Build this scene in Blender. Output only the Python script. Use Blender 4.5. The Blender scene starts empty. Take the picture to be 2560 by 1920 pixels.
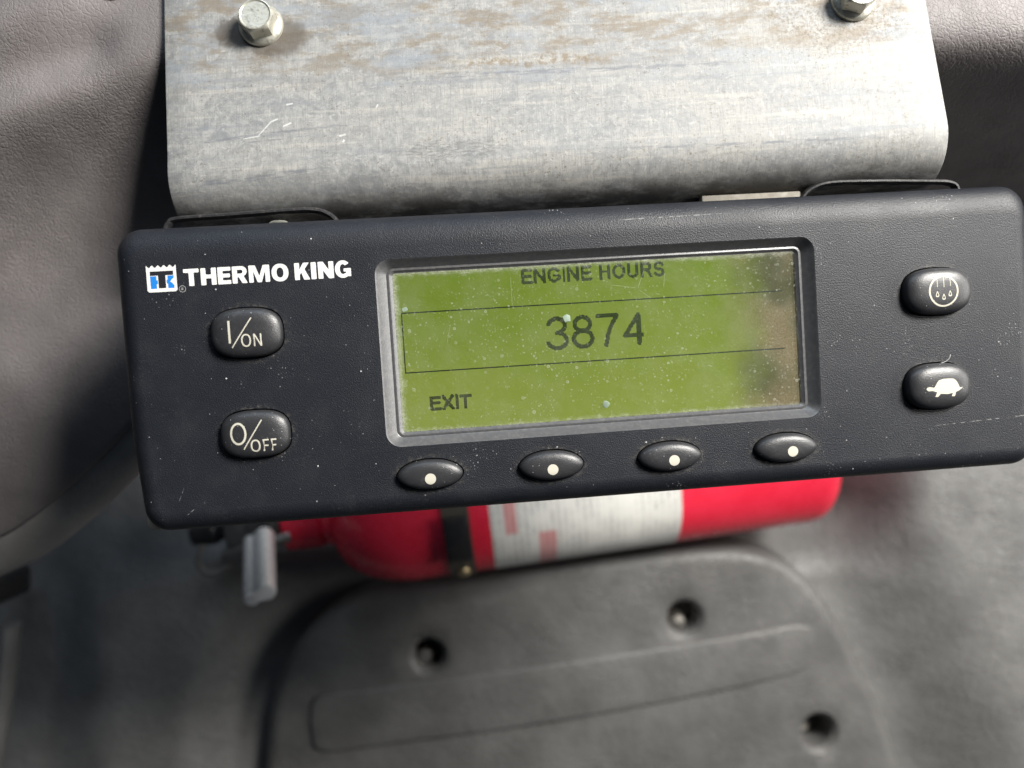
import bpy, bmesh, math, random
from mathutils import Matrix, Vector, noise
from mathutils.geometry import delaunay_2d_cdt

S = bpy.context.scene
COL = S.collection
CM = 0.01
FPX, CX, CY = 1900.0, 1280.0, 960.0

# ------------------------------------------------------------------ camera
CAMW = Matrix.Translation((0, 0, 1.2)) @ Matrix.Rotation(math.radians(30), 4, 'X')
cam = bpy.data.cameras.new('camera')
cam.sensor_width = 36.0
cam.lens = FPX / 2560 * 36.0
cam.clip_start = 0.01
cam.clip_end = 50
cam.dof.use_dof = True
cam.dof.focus_distance = 0.191
cam.dof.aperture_fstop = 8.0
camo = bpy.data.objects.new('camera', cam)
COL.objects.link(camo)
camo.matrix_world = CAMW
S.camera = camo

# ------------------------------------------------------------------ light: soft cab daylight + side window + windshield
w = bpy.data.worlds.new('World'); S.world = w; w.use_nodes = True
bg = w.node_tree.nodes['Background']
bg.inputs[0].default_value = (0.62, 0.78, 1.0, 1)
bg.inputs[1].default_value = 0.04


def area(name, loc, target, sx, sy, power, color):
    l = bpy.data.lights.new(name, 'AREA')
    l.shape = 'RECTANGLE'; l.size = sx; l.size_y = sy; l.energy = power; l.color = color
    o = bpy.data.objects.new(name, l); COL.objects.link(o)
    a = CAMW @ Vector(loc); b = CAMW @ Vector(target)
    o.location = a
    o.rotation_euler = (b - a).to_track_quat('-Z', 'Y').to_euler()
    return o


area('cab_window_light', (0.54, 0.47, 0.36), (0.02, -0.04, -0.28), 0.30, 0.30, 23.0, (1.0, 0.965, 0.91))
area('side_window_light', (0.85, 0.10, 0.05), (0.0, -0.02, -0.25), 0.34, 0.34, 3.2, (1.0, 0.97, 0.92))
area('windshield_light', (-0.12, 0.75, 0.22), (0.0, 0.0, -0.2), 0.7, 0.16, 2.2, (0.70, 0.84, 1.0))

S.view_settings.view_transform = 'Standard'
S.view_settings.look = 'None'
S.view_settings.exposure = 0.0
S.view_settings.gamma = 1.0
S.view_settings.use_curve_mapping = False
S.cycles.adaptive_threshold = 0.02
S.cycles.max_bounces = 5
S.cycles.diffuse_bounces = 2
S.cycles.glossy_bounces = 3
S.cycles.transparent_max_bounces = 12
S.cycles.sample_clamp_indirect = 6.0


# ------------------------------------------------------------------ node helpers
class NT:
    def __init__(self, name):
        self.m = bpy.data.materials.new(name); self.m.use_nodes = True
        self.t = self.m.node_tree; self.n = self.t.nodes; self.l = self.t.links
        self.b = self.n['Principled BSDF']; self.out = self.n['Material Output']
        self._co = None

    def put(self, sock, v):
        if v is None: return
        if isinstance(v, bpy.types.NodeSocket): self.l.new(v, sock)
        elif isinstance(v, tuple) and len(v) == 3 and sock.type == 'RGBA': sock.default_value = (*v, 1)
        else: sock.default_value = v

    def co(self):                                   # object coordinates in cm
        if self._co is None:
            tc = self.n.new('ShaderNodeTexCoord'); v = self.n.new('ShaderNodeVectorMath'); v.operation = 'SCALE'
            self.l.new(tc.outputs['Object'], v.inputs[0]); v.inputs['Scale'].default_value = 100.0
            self._co = v.outputs[0]
        return self._co

    def map(self, scale=(1, 1, 1), loc=(0, 0, 0), rot=(0, 0, 0), src=None):
        n = self.n.new('ShaderNodeMapping'); self.put(n.inputs[0], src or self.co())
        n.inputs['Scale'].default_value = scale; n.inputs['Location'].default_value = loc; n.inputs['Rotation'].default_value = rot
        return n.outputs[0]

    def noise(self, scale, detail=3, rough=0.5, src=None, dist=0.0, col=False):
        n = self.n.new('ShaderNodeTexNoise'); self.put(n.inputs['Vector'], src or self.co())
        n.inputs['Scale'].default_value = scale; n.inputs['Detail'].default_value = detail
        n.inputs['Roughness'].default_value = rough; n.inputs['Distortion'].default_value = dist
        return n.outputs['Color' if col else 'Fac']

    def voro(self, scale, feature='F1', src=None, out='Distance', rnd=1.0, dims='3D'):
        n = self.n.new('ShaderNodeTexVoronoi'); n.feature = feature; n.voronoi_dimensions = dims
        self.put(n.inputs['Vector'], src or self.co()); n.inputs['Scale'].default_value = scale
        n.inputs['Randomness'].default_value = rnd
        return n.outputs[out]

    def math(self, op, a, b=0.0, c=None, clamp=False):
        n = self.n.new('ShaderNodeMath'); n.operation = op; n.use_clamp = clamp
        self.put(n.inputs[0], a); self.put(n.inputs[1], b)
        if c is not None: self.put(n.inputs[2], c)
        return n.outputs[0]

    def ramp(self, v, a, b, lo=0.0, hi=1.0, smooth=True):
        n = self.n.new('ShaderNodeMapRange'); n.interpolation_type = 'SMOOTHSTEP' if smooth else 'LINEAR'
        self.put(n.inputs[0], v)
        for i, x in zip((1, 2, 3, 4), (a, b, lo, hi)): n.inputs[i].default_value = x
        return n.outputs[0]

    def mix(self, f, a, b):
        n = self.n.new('ShaderNodeMix'); n.data_type = 'RGBA'
        self.put(n.inputs[0], f); self.put(n.inputs[6], a); self.put(n.inputs[7], b)
        return n.outputs[2]

    def xyz(self, src=None):
        n = self.n.new('ShaderNodeSeparateXYZ'); self.put(n.inputs[0], src or self.co()); return n.outputs

    def warp(self, scale, amt, detail=2):
        nz = self.noise(scale, detail, col=True)
        v = self.n.new('ShaderNodeVectorMath'); v.operation = 'MULTIPLY_ADD'
        self.l.new(nz, v.inputs[0]); v.inputs[1].default_value = (amt,) * 3; self.l.new(self.co(), v.inputs[2])
        return v.outputs[0]

    def line(self, x0, y0, x1, y1, wd, src=None):   # soft stroke mask between two points (cm, object xy)
        s = self.xyz(src); dx, dy = x1 - x0, y1 - y0; L = math.hypot(dx, dy); ux, uy = dx / L, dy / L
        px = self.math('SUBTRACT', s[0], x0); py = self.math('SUBTRACT', s[1], y0)
        t = self.math('ADD', self.math('MULTIPLY', px, ux), self.math('MULTIPLY', py, uy))
        d = self.math('ABSOLUTE', self.math('SUBTRACT', self.math('MULTIPLY', py, ux), self.math('MULTIPLY', px, uy)))
        m = self.ramp(d, wd * 0.4, wd, 1, 0)
        e = self.math('MULTIPLY', self.ramp(t, 0, L * 0.12, 0, 1), self.ramp(t, L * 0.85, L, 1, 0))
        return self.math('MULTIPLY', m, e)

    def blob(self, x, y, rx, ry, soft=0.5, src=None):
        s = self.xyz(src)
        a = self.math('DIVIDE', self.math('SUBTRACT', s[0], x), rx); b = self.math('DIVIDE', self.math('SUBTRACT', s[1], y), ry)
        d = self.math('ADD', self.math('MULTIPLY', a, a), self.math('MULTIPLY', b, b))
        return self.ramp(d, 1 - soft, 1 + soft, 1, 0)

    def bump(self, h, strength, dist, normal=None):
        n = self.n.new('ShaderNodeBump'); self.put(n.inputs['Height'], h)
        n.inputs['Strength'].default_value = strength; n.inputs['Distance'].default_value = dist * CM
        if normal is not None: self.l.new(normal, n.inputs['Normal'])
        return n.outputs[0]

    def fin(self, color=None, rough=None, metal=None, normal=None, spec=None):
        self.put(self.b.inputs['Base Color'], color); self.put(self.b.inputs['Roughness'], rough)
        self.put(self.b.inputs['Metallic'], metal); self.put(self.b.inputs['Normal'], normal)
        self.put(self.b.inputs['Specular IOR Level'], spec)
        return self.m


def mmax(t, *a):
    r = a[0]
    for x in a[1:]: r = t.math('MAXIMUM', r, x)
    return r


def specks(t, scale, size, keep, src=None):
    """round dots: one in (1/keep) voronoi cells, random radius"""
    n = t.n.new('ShaderNodeTexVoronoi'); t.put(n.inputs['Vector'], src or t.co()); n.inputs['Scale'].default_value = scale
    n.voronoi_dimensions = '2D'
    s = t.n.new('ShaderNodeSeparateColor'); t.l.new(n.outputs['Color'], s.inputs[0])
    on = t.math('LESS_THAN', s.outputs[0], keep)
    rad = t.math('MULTIPLY', t.math('MULTIPLY_ADD', s.outputs[1], 0.75, 0.25), size * scale)
    return t.math('MULTIPLY', on, t.math('LESS_THAN', n.outputs['Distance'], rad)), n.outputs['Distance'], rad, on


# ------------------------------------------------------------------ materials
def mat_housing():
    t = NT('black_moulded_plastic')
    h = t.noise(30, 2, 0.55)
    nb = t.bump(h, 0.75, 0.015)
    dust = t.ramp(t.noise(0.9, 4, 0.65), 0.42, 0.85, 0.0, 0.08)
    fine = t.math('MULTIPLY', t.ramp(t.noise(13, 3, 0.7), 0.52, 0.75, 0, 0.14), t.ramp(t.noise(0.7, 2), 0.4, 0.65))
    sp = mmax(t, specks(t, 0.9, 0.022, 0.5)[0], specks(t, 2.1, 0.010, 0.5)[0])
    patch = t.math('MULTIPLY', t.ramp(t.noise(0.8, 3, 0.6, t.map((1, 1, 1), (4.4, 2.2, 0))), 0.60, 0.70), specks(t, 12, 0.018, 0.5)[0])
    scr = mmax(t, t.line(9.2, -2.62, 12.2, -2.5, 0.016), t.line(1.2, 3.13, 4.2, 3.16, 0.016),
               t.line(-9.9, -3.1, -9.75, -2.75, 0.012), t.line(-9.3, -3.2, -9.32, -2.98, 0.012), t.line(-9.55, -3.3, -9.75, -3.45, 0.012))
    scr = t.math('MULTIPLY', scr, t.ramp(t.noise(7, 3), 0.42, 0.6))
    c = t.mix(t.math('ADD', dust, fine), (0.0092, 0.0108, 0.0155), (0.12, 0.12, 0.118))
    ring = None
    for bx_, by_, ba_, bb_ in ((-7.97, .87, .84, .595), (-7.95, -1.58, .82, .575), (9.44, .86, .89, .6), (9.35, -1.58, .85, .59)) + tuple((k_, -2.88, .81, .365) for k_ in (-3.83, -.81, 2.21, 5.24)):
        g_ = t.math('SUBTRACT', t.blob(bx_, by_, ba_ + .1, bb_ + .1, 0.35), t.blob(bx_, by_ - .06, ba_, bb_, 0.2), clamp=True)
        ring = g_ if ring is None else t.math('MAXIMUM', ring, g_)
    grime = t.math('MULTIPLY', ring, t.ramp(t.noise(9, 4, 0.75), 0.46, 0.68, 0, 0.55))
    c = t.mix(grime, c, (0.16, 0.145, 0.115))
    c = t.mix(t.math('MULTIPLY', scr, 0.35), c, (0.45, 0.45, 0.43))
    sp = t.math('MULTIPLY', sp, t.ramp(t.noise(0.45, 2, 0.5, t.map((1, 1, 1), (9, 4, 0))), 0.36, 0.58, 0.1, 0.9))
    c = t.mix(mmax(t, sp, t.math('MULTIPLY', patch, 0.35)), c, (0.55, 0.55, 0.53))
    r = t.ramp(t.noise(0.5, 2), 0.3, 0.7, 0.43, 0.49)
    return t.fin(c, r, 0.0, nb, 0.40)


def mat_bezel():
    t = NT('worn_bezel_plastic')
    h = t.noise(30, 3, 0.6)
    wear = t.ramp(t.noise(9, 4, 0.7), 0.4, 0.7, 0.0, 0.5)
    c = t.mix(wear, (0.070, 0.071, 0.075), (0.13, 0.128, 0.122))
    return t.fin(c, 0.33, 0, t.bump(h, 0.4, 0.005), 0.9)


def mat_rubber():
    t = NT('button_rubber')
    h = t.noise(40, 2)
    c = t.mix(t.ramp(t.noise(6, 5, 0.7), 0.5, 0.8, 0, 0.12), (0.022, 0.0225, 0.025), (0.2, 0.2, 0.2))
    sp = specks(t, 6.0, 0.010, 0.3)[0]
    c = t.mix(t.math('MULTIPLY', sp, 0.7), c, (0.5, 0.5, 0.5))
    return t.fin(c, 0.40, 0, t.bump(h, 0.45, 0.012), 0.7)


def mat_ink(name, col, wear=0.25, rough=0.55):
    t = NT(name)
    c = t.mix(t.ramp(t.noise(16, 4, 0.7), 0.5, 0.8, 0, wear), col, tuple(x * 0.55 for x in col))
    return t.fin(c, rough, 0, None, 0.3)


def mat_lcd():
    t = NT('green_lcd')
    yy = t.math('ADD', t.xyz()[1], t.math('MULTIPLY', t.math('SUBTRACT', t.noise(0.35, 3), 0.5), 3.0))
    base = t.mix(t.ramp(yy, -2.2, 2.3), (0.262, 0.318, 0.058), (0.175, 0.245, 0.028))
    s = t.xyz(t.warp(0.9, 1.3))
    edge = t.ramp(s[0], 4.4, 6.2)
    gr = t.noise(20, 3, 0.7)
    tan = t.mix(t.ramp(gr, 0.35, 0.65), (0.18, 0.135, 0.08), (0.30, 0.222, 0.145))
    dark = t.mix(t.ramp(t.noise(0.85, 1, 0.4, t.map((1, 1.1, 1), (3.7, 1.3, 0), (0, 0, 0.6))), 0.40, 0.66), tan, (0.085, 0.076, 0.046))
    c = t.mix(t.math('MULTIPLY', edge, 0.9), base, dark)  # tan and dark brown mottling blended in towards the right end
    b = t.b
    t.put(b.inputs['Emission Color'], c); b.inputs['Emission Strength'].default_value = 0.92
    return t.fin(t.mix(0.35, c, (0.0, 0.0, 0.0)), 0.6, 0, None, 0.2)


def mat_lens():
    t = NT('dusty_clear_lens')
    tr = t.n.new('ShaderNodeBsdfTransparent'); tr.inputs[0].default_value = (0.97, 0.98, 0.97, 1)
    gl = t.n.new('ShaderNodeBsdfGlossy'); gl.inputs['Roughness'].default_value = 0.12
    lw = t.n.new('ShaderNodeFresnel'); lw.inputs[0].default_value = 1.45
    m1 = t.n.new('ShaderNodeMixShader'); t.l.new(lw.outputs[0], m1.inputs[0]); t.l.new(tr.outputs[0], m1.inputs[1]); t.l.new(gl.outputs[0], m1.inputs[2])
    df = t.n.new('ShaderNodeBsdfDiffuse'); df.inputs[0].default_value = (0.62, 0.64, 0.54, 1)

    def ring(scale, size, keep):
        m, d, r, on = specks(t, scale, size, keep)
        inner = t.math('LESS_THAN', d, t.math('MULTIPLY', r, 0.55))
        return t.math('SUBTRACT', m, t.math('MULTIPLY', t.math('MULTIPLY', inner, on), 0.55))
    dens = t.ramp(t.noise(0.55, 3), 0.35, 0.62, 0.25, 1.0)
    a = t.math('MULTIPLY', ring(2.6, 0.044, 0.45), 0.24)
    b_ = t.math('MULTIPLY', ring(6.0, 0.026, 0.45), 0.22)
    c_ = t.math('MULTIPLY', specks(t, 11.0, 0.016, 0.5)[0], 0.17)
    d_ = t.math('MULTIPLY', specks(t, 3.5, 0.010, 0.4)[0], 0.5)
    f = t.math('MULTIPLY', mmax(t, a, b_, c_), dens)
    s = t.xyz()
    # dirt packed in the lens corners and along its edges
    dx = t.math('SUBTRACT', 5.18, t.math('ABSOLUTE', t.math('SUBTRACT', s[0], 0.80)))
    dy = t.math('SUBTRACT', 1.98, t.math('ABSOLUTE', t.math('SUBTRACT', s[1], 0.13)))
    ed = t.math('MINIMUM', dx, dy)
    ed = t.math('SUBTRACT', ed, t.math('MULTIPLY', t.noise(5, 5, 0.7), 0.34))
    edge = t.math('MULTIPLY', t.ramp(ed, -0.30, -0.02, 0.5, 0), t.ramp(t.noise(30, 2), 0.35, 0.65, 0.4, 1))
    scr = mmax(t, t.line(1.72, 1.4, 1.95, 1.95, 0.010), t.line(1.75, 1.38, 2.05, 1.15, 0.008), t.line(-1.5, 1.1, -1.5, 1.95, 0.008),
               t.line(0.3, -0.1, 0.42, -0.45, 0.008), t.line(2.4, 1.4, 2.45, 1.8, 0.010), t.line(-3.2, 0.3, -3.1, 0.75, 0.008), t.line(1.0, 1.55, 1.75, 1.42, 0.008))
    film = t.ramp(t.noise(1.2, 5, 0.7), 0.3, 0.8, 0.0, 0.05)
    f = mmax(t, f, d_, edge, t.math('MULTIPLY', scr, 0.16), film)
    m2 = t.n.new('ShaderNodeMixShader'); t.l.new(f, m2.inputs[0]); t.l.new(m1.outputs[0], m2.inputs[1]); t.l.new(df.outputs[0], m2.inputs[2])
    t.l.new(m2.outputs[0], t.out.inputs[0])
    return t.m


def mat_alu():
    t = NT('weathered_aluminium')
    wv = t.warp(1.6, 0.6, 3)
    big = t.noise(0.42, 3, 0.6, t.map((0.8, 1.4, 1)))
    mott = t.noise(3.4, 5, 0.72, wv)
    flake = t.noise(8, 4, 0.75, wv)
    brush = t.noise(6, 2, 0.6, t.map((5.5, 0.35, 1)))
    c = t.mix(t.ramp(mott, 0.34, 0.66), (0.215, 0.222, 0.228), (0.345, 0.345, 0.335))
    c = t.mix(t.ramp(big, 0.38, 0.62, 0, 0.4), c, (0.36, 0.35, 0.32))
    c = t.mix(t.ramp(flake, 0.54, 0.68, 0, 0.5), c, (0.50, 0.50, 0.48))
    streak = t.noise(1.1, 4, 0.65, t.map((0.16, 3.2, 1)))
    c = t.mix(t.ramp(streak, 0.52, 0.68, 0, 0.55), c, (0.21, 0.225, 0.245))
    c = t.mix(t.ramp(streak, 0.34, 0.46, 0.45, 0), c, (0.46, 0.445, 0.40))
    c = t.mix(t.ramp(brush, 0.45, 0.72, 0, 0.55), c, (0.20, 0.205, 0.21))
    s = t.xyz(wv)
    top = t.ramp(s[1], 2.0, 3.3)
    st = t.math('MULTIPLY', t.ramp(t.noise(1.1, 6, 0.72, t.map((0.6, 1.5, 1), (2, 5, 0))), 0.46, 0.60), top)
    c = t.mix(t.math('MULTIPLY', st, 0.75), c, (0.20, 0.165, 0.12))
    blue = t.math('MULTIPLY', t.ramp(t.noise(0.7, 4, 0.6, t.map((0.5, 1.4, 1), (7, 1, 0))), 0.52, 0.6), t.ramp(s[1], 1.6, 2.6))
    c = t.mix(t.math('MULTIPLY', blue, 0.4), c, (0.26, 0.29, 0.325))
    # brown edge of an old dirt line, pits, grease round the bolts
    ln = t.math('MULTIPLY', t.line(-2.2, 2.72, 2.0, 2.62, 0.20, wv), t.ramp(t.noise(6, 5, 0.7), 0.42, 0.6))
    c = t.mix(t.math('MULTIPLY', ln, 0.75), c, (0.19, 0.145, 0.09))
    pits = t.math('MULTIPLY', t.ramp(t.noise(10, 4, 0.8), 0.56, 0.66), t.ramp(t.noise(0.8, 3), 0.40, 0.6))
    c = t.mix(t.math('MULTIPLY', pits, 0.75), c, (0.13, 0.105, 0.075))
    gw = t.warp(4, 0.5, 4)
    gz = mmax(t, t.blob(-7.95, 3.95, 0.62, 0.42, 0.4, gw), t.blob(-6.9, 3.7, 0.8, 0.55, 0.5, gw))
    gz2 = t.math('MULTIPLY', t.blob(7.9, 3.3, 1.9, 1.0, 0.7, gw), t.ramp(t.noise(10, 5, 0.75), 0.45, 0.6))
    c = t.mix(t.math('MULTIPLY', gz, 0.8), c, (0.10, 0.085, 0.07))
    c = t.mix(t.math('MULTIPLY', gz2, 0.55), c, (0.14, 0.11, 0.08))
    # scratches and scuffs, plus painted shade on the bend
    sc = mmax(t, t.line(-9.8, 0.62, -4.8, 0.95, 0.05), t.line(-8.2, 0.56, -6.2, 0.66, 0.03), t.line(-9.4, -0.45, -5.6, -0.25, 0.10),
              t.line(1.2, -0.2, 8.8, -0.32, 0.05), t.line(-3.5, 2.1, 5.4, 1.95, 0.09))
    sc = t.math('MULTIPLY', sc, t.ramp(t.noise(1.7, 4, 0.7, t.map((1, 6, 1))), 0.42, 0.6))
    c = t.mix(t.math('MULTIPLY', sc, 0.75), c, (0.16, 0.17, 0.19))
    scuff = t.math('MULTIPLY', t.blob(-2.5, 0.32, 1.5, 0.24, 0.6, gw), t.ramp(t.noise(5, 5, 0.75, t.map((1, 4, 1))), 0.45, 0.58))
    c = t.mix(t.math('MULTIPLY', scuff, 0.7), c, (0.15, 0.15, 0.145))
    low = t.math('MULTIPLY', t.ramp(s[1], -0.35, -1.0), t.ramp(t.noise(1.6, 4, 0.7, t.map((0.5, 1, 1))), 0.36, 0.58))  # shade of the downturned bend put into the colour, broken into streaks
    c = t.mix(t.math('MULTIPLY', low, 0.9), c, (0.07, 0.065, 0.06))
    wsc = mmax(t, t.line(-7.7, 0.72, -7.3, 1.15, 0.022), t.line(-7.35, 1.1, -7.15, 1.18, 0.03), t.line(-7.05, 0.95, -6.8, 1.05, 0.03), t.line(-8.1, 0.68, -7.6, 0.74, 0.018),
               t.line(-6.95, 1.55, -6.75, 1.58, 0.03), t.line(-5.6, 0.6, -5.4, 0.64, 0.035), t.line(-4.6, 1.3, -4.55, 1.42, 0.025), t.line(-5.5, 0.42, -5.45, 0.5, 0.04))
    c = t.mix(t.math('MULTIPLY', wsc, 0.45), c, (0.85, 0.85, 0.82))
    c = t.mix(t.ramp(t.noise(5, 5, 0.8, t.map((1, 1.6, 1), (1, 8, 2))), 0.52, 0.64, 0, 0.42), c, (0.17, 0.165, 0.155))
    h = t.math('ADD', t.math('MULTIPLY', brush, 0.3), t.math('MULTIPLY', flake, 0.6))
    nb = t.bump(h, 0.30, 0.02)
    r = t.ramp(mott, 0.3, 0.7, 0.60, 0.75)
    return t.fin(c, r, 0.25, nb, 0.4)


def mat_metal(name, col, rough, dirt=0.3, dcol=(0.06, 0.05, 0.035), metal=1.0):
    t = NT(name)
    f = t.ramp(t.noise(7, 5, 0.7), 0.5, 0.7, 0, dirt)
    return t.fin(t.mix(f, col, dcol), t.ramp(t.noise(5, 4), 0.3, 0.7, rough, rough + 0.15), metal, t.bump(t.noise(14, 3), 0.25, 0.02), 0.5)


def mat_vinyl(name, col, scale, depth, rough, spec=0.5, stretch=(1, 1, 1), low=0.08):
    t = NT(name)
    wv = t.warp(scale * 0.45, 0.9 / scale * 2.2, 3)
    wv = t.map(stretch, src=wv)
    e1 = t.ramp(t.voro(scale, 'DISTANCE_TO_EDGE', wv), 0.0, 0.22)
    e2 = t.ramp(t.voro(scale * 0.5, 'DISTANCE_TO_EDGE', wv), 0.0, 0.12)
    n1 = t.noise(scale * 1.1, 3, 0.55)
    soft = t.ramp(t.noise(0.5, 2), 0.35, 0.65, 0.35, 1)
    h = t.math('ADD', t.math('MULTIPLY', t.math('MULTIPLY', e1, soft), 0.55), t.math('ADD', t.math('MULTIPLY', e2, 0.35), t.math('MULTIPLY', n1, 0.7)))
    nb = t.bump(h, 0.55, depth)
    nb = t.bump(t.noise(0.7, 3), 0.3, low, nb)
    c = t.mix(t.ramp(t.noise(0.35, 5, 0.6), 0.3, 0.7), col, tuple(x * 1.4 for x in col))
    c = t.mix(t.ramp(t.noise(3, 5, 0.7), 0.55, 0.8, 0, 0.25), c, tuple(min(1, x * 1.7 + 0.02) for x in col))
    return t.fin(c, t.ramp(t.noise(1.2, 4), 0.3, 0.7, rough, rough + 0.14), 0, nb, spec)


def mat_label():
    t = NT('extinguisher_label_print')
    s = t.xyz()
    rows = t.math('SINE', t.math('MULTIPLY', s[0], 19.0))
    txt = t.math('MULTIPLY', t.ramp(rows, -0.1, 0.25), t.ramp(t.noise(6, 2, 0.5, t.map((2.2, 1.6, 1.6))), 0.43, 0.50))
    txt = t.math('MULTIPLY', txt, t.ramp(t.noise(0.9, 2), 0.35, 0.6, 0.1, 0.8))
    c = t.mix(txt, (0.82, 0.81, 0.76), (0.34, 0.34, 0.34))
    # red warning block and a small red tick, as printed
    blk = t.math('MULTIPLY', t.ramp(t.math('ABSOLUTE', t.math('SUBTRACT', s[0], 7.05)), 0.40, 0.5, 1, 0), t.ramp(s[1], -2.0, -1.9, 1, 0))
    tick = t.math('MULTIPLY', t.ramp(t.math('ABSOLUTE', t.math('SUBTRACT', s[0], 5.25)), 0.28, 0.34, 1, 0), t.math('MULTIPLY', t.ramp(s[1], -1.9, -1.8), t.ramp(s[1], 0.6, 0.7, 1, 0)))
    c = t.mix(t.math('MULTIPLY', mmax(t, blk, tick), 0.55), c, (0.66, 0.05, 0.07))
    return t.fin(c, 0.4, 0, None, 0.4)


def mat_red():
    t = NT('red_enamel')
    c = t.mix(t.ramp(t.noise(0.6, 4), 0.3, 0.7), (0.80, 0.022, 0.055), (0.86, 0.032, 0.072))
    c = t.mix(t.ramp(t.noise(4, 5, 0.75), 0.62, 0.75, 0, 0.35), c, (0.35, 0.12, 0.11))
    return t.fin(c, t.ramp(t.noise(3, 4), 0.3, 0.7, 0.22, 0.38), 0, t.bump(t.noise(9, 2), 0.1, 0.02), 0.5)


M = dict(
    housing=mat_housing(), bezel=mat_bezel(), rubber=mat_rubber(),
    white=mat_ink('white_print', (0.66, 0.655, 0.63)), cream=mat_ink('cream_print', (0.52, 0.50, 0.42)),
    blue=mat_ink('blue_print', (0.012, 0.18, 0.56), 0.3), black=mat_ink('black_print', (0.012, 0.013, 0.016)), faint=mat_ink('faint_grey_print', (0.30, 0.30, 0.29)),
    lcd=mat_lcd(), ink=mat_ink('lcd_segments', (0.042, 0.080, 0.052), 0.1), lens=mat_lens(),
    flake=mat_ink('pale_dirt_flake', (0.20, 0.26, 0.20), 0.3),
    alu=mat_alu(), bolt=mat_metal('zinc_bolt', (0.52, 0.51, 0.44), 0.28, 0.6, metal=0.55),
    steel=mat_metal('bare_steel', (0.55, 0.52, 0.47), 0.35, 0.5), chrome=mat_metal('bright_nickel', (0.95, 0.95, 0.94), 0.26, 0.05, metal=0.45),
    clip=mat_metal('black_coated_wire', (0.018, 0.018, 0.02), 0.38, 0.35, (0.16, 0.14, 0.12), 0.0),
    tan=mat_ink('tan_plastic', (0.48, 0.41, 0.31), 0.3), beige=mat_metal('dull_galvanised', (0.17, 0.155, 0.13), 0.6, 0.4, (0.07, 0.055, 0.035), 0.2),
    dash=mat_vinyl('grey_brown_vinyl', (0.152, 0.138, 0.137), 9.5, 0.022, 0.50, 0.4),
    lip=mat_vinyl('grey_vinyl_lip', (0.21, 0.203, 0.195), 7.5, 0.02, 0.46, 0.5),
    floor=mat_vinyl('dark_grey_floor_moulding', (0.132, 0.131, 0.128), 3.2, 0.065, 0.38, 0.55, low=0.03),
    pad=mat_vinyl('dark_grey_cover_moulding', (0.090, 0.089, 0.087), 3.2, 0.05, 0.38, 0.5, low=0.03),
    red=mat_red(), label=mat_label(), strap=mat_metal('dark_strap', (0.11, 0.10, 0.08), 0.42, 0.4, (0.10, 0.08, 0.05), 0.3),
    brass=mat_metal('brass_rivet', (0.75, 0.6, 0.36), 0.35, 0.3), darkhole=mat_ink('slot_shade_black', (0.008, 0.008, 0.008)),
    valve=mat_metal('grey_valve_metal', (0.30, 0.28, 0.26), 0.42, 0.5), fibre=mat_ink('lint_fibre', (0.7, 0.7, 0.68)),
)


# ------------------------------------------------------------------ geometry helpers
def tag(o, label=None, cat=None, group=None, kind=None):
    if label: o['label'] = label
    if cat: o['category'] = cat
    if group: o['group'] = group
    if kind: o['kind'] = kind
    return o


def link(name, me, mat, parent=None, mw=None, smooth=True, angle=35):
    if mat: me.materials.clear(); me.materials.append(mat)
    if smooth:
        me.polygons.foreach_set('use_smooth', [True] * len(me.polygons))
        me.set_sharp_from_angle(angle=math.radians(angle))
    o = bpy.data.objects.new(name, me); COL.objects.link(o)
    if parent: o.parent = parent
    if mw is not None:
        if parent: o.matrix_local = mw
        else: o.matrix_world = mw
    return o


def mesh(name, verts, faces):                       # verts in cm
    me = bpy.data.meshes.new(name)
    me.from_pydata([(x * CM, y * CM, z * CM) for x, y, z in verts], [], faces)
    bm = bmesh.new(); bm.from_mesh(me); bmesh.ops.remove_doubles(bm, verts=bm.verts, dist=1e-7)
    bmesh.ops.recalc_face_normals(bm, faces=bm.faces); bm.to_mesh(me); bm.free(); me.update()
    return me


def empty(name, mw):
    o = bpy.data.objects.new(name, None); COL.objects.link(o); o.empty_display_size = 0.02
    o.matrix_world = mw; return o


def rrect(x0, x1, y0, y1, r, n=8):
    pts = []
    for cx, cy, a0 in ((x1 - r, y1 - r, 0), (x0 + r, y1 - r, 90), (x0 + r, y0 + r, 180), (x1 - r, y0 + r, 270)):
        for i in range(n + 1):
            a = math.radians(a0 + 90 * i / n); pts.append((cx + r * math.cos(a), cy + r * math.sin(a)))
    return pts


def superell(cx, cy, a, b, n, k=48):
    out = []
    for i in range(k):
        t = 2 * math.pi * i / k; c, s = math.cos(t), math.sin(t)
        out.append((cx + a * math.copysign(abs(c) ** (2 / n), c), cy + b * math.copysign(abs(s) ** (2 / n), s)))
    return out


def inside(p, poly):
    x, y = p; r = False; j = len(poly) - 1
    for i in range(len(poly)):
        xi, yi = poly[i]; xj, yj = poly[j]
        if (yi > y) != (yj > y) and x < (xj - xi) * (y - yi) / (yj - yi) + xi: r = not r
        j = i
    return r


def fill(outer, holes, extra=()):
    pts = []; edges = []
    for loop in [outer] + list(holes):
        b = len(pts); pts += [Vector(p) for p in loop]; n = len(loop)
        edges += [(b + i, b + (i + 1) % n) for i in range(n)]
    pts += [Vector(p) for p in extra]
    v, e, f, *_ = delaunay_2d_cdt(pts, edges, [], 1, 1e-6)
    out = []
    for t in f:
        c = sum((v[i] for i in t), Vector((0, 0))) / len(t)
        if any(inside(c, h) for h in holes) or not inside(c, outer): continue
        out.append(tuple(t))
    return [(p.x, p.y) for p in v], out


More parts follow.
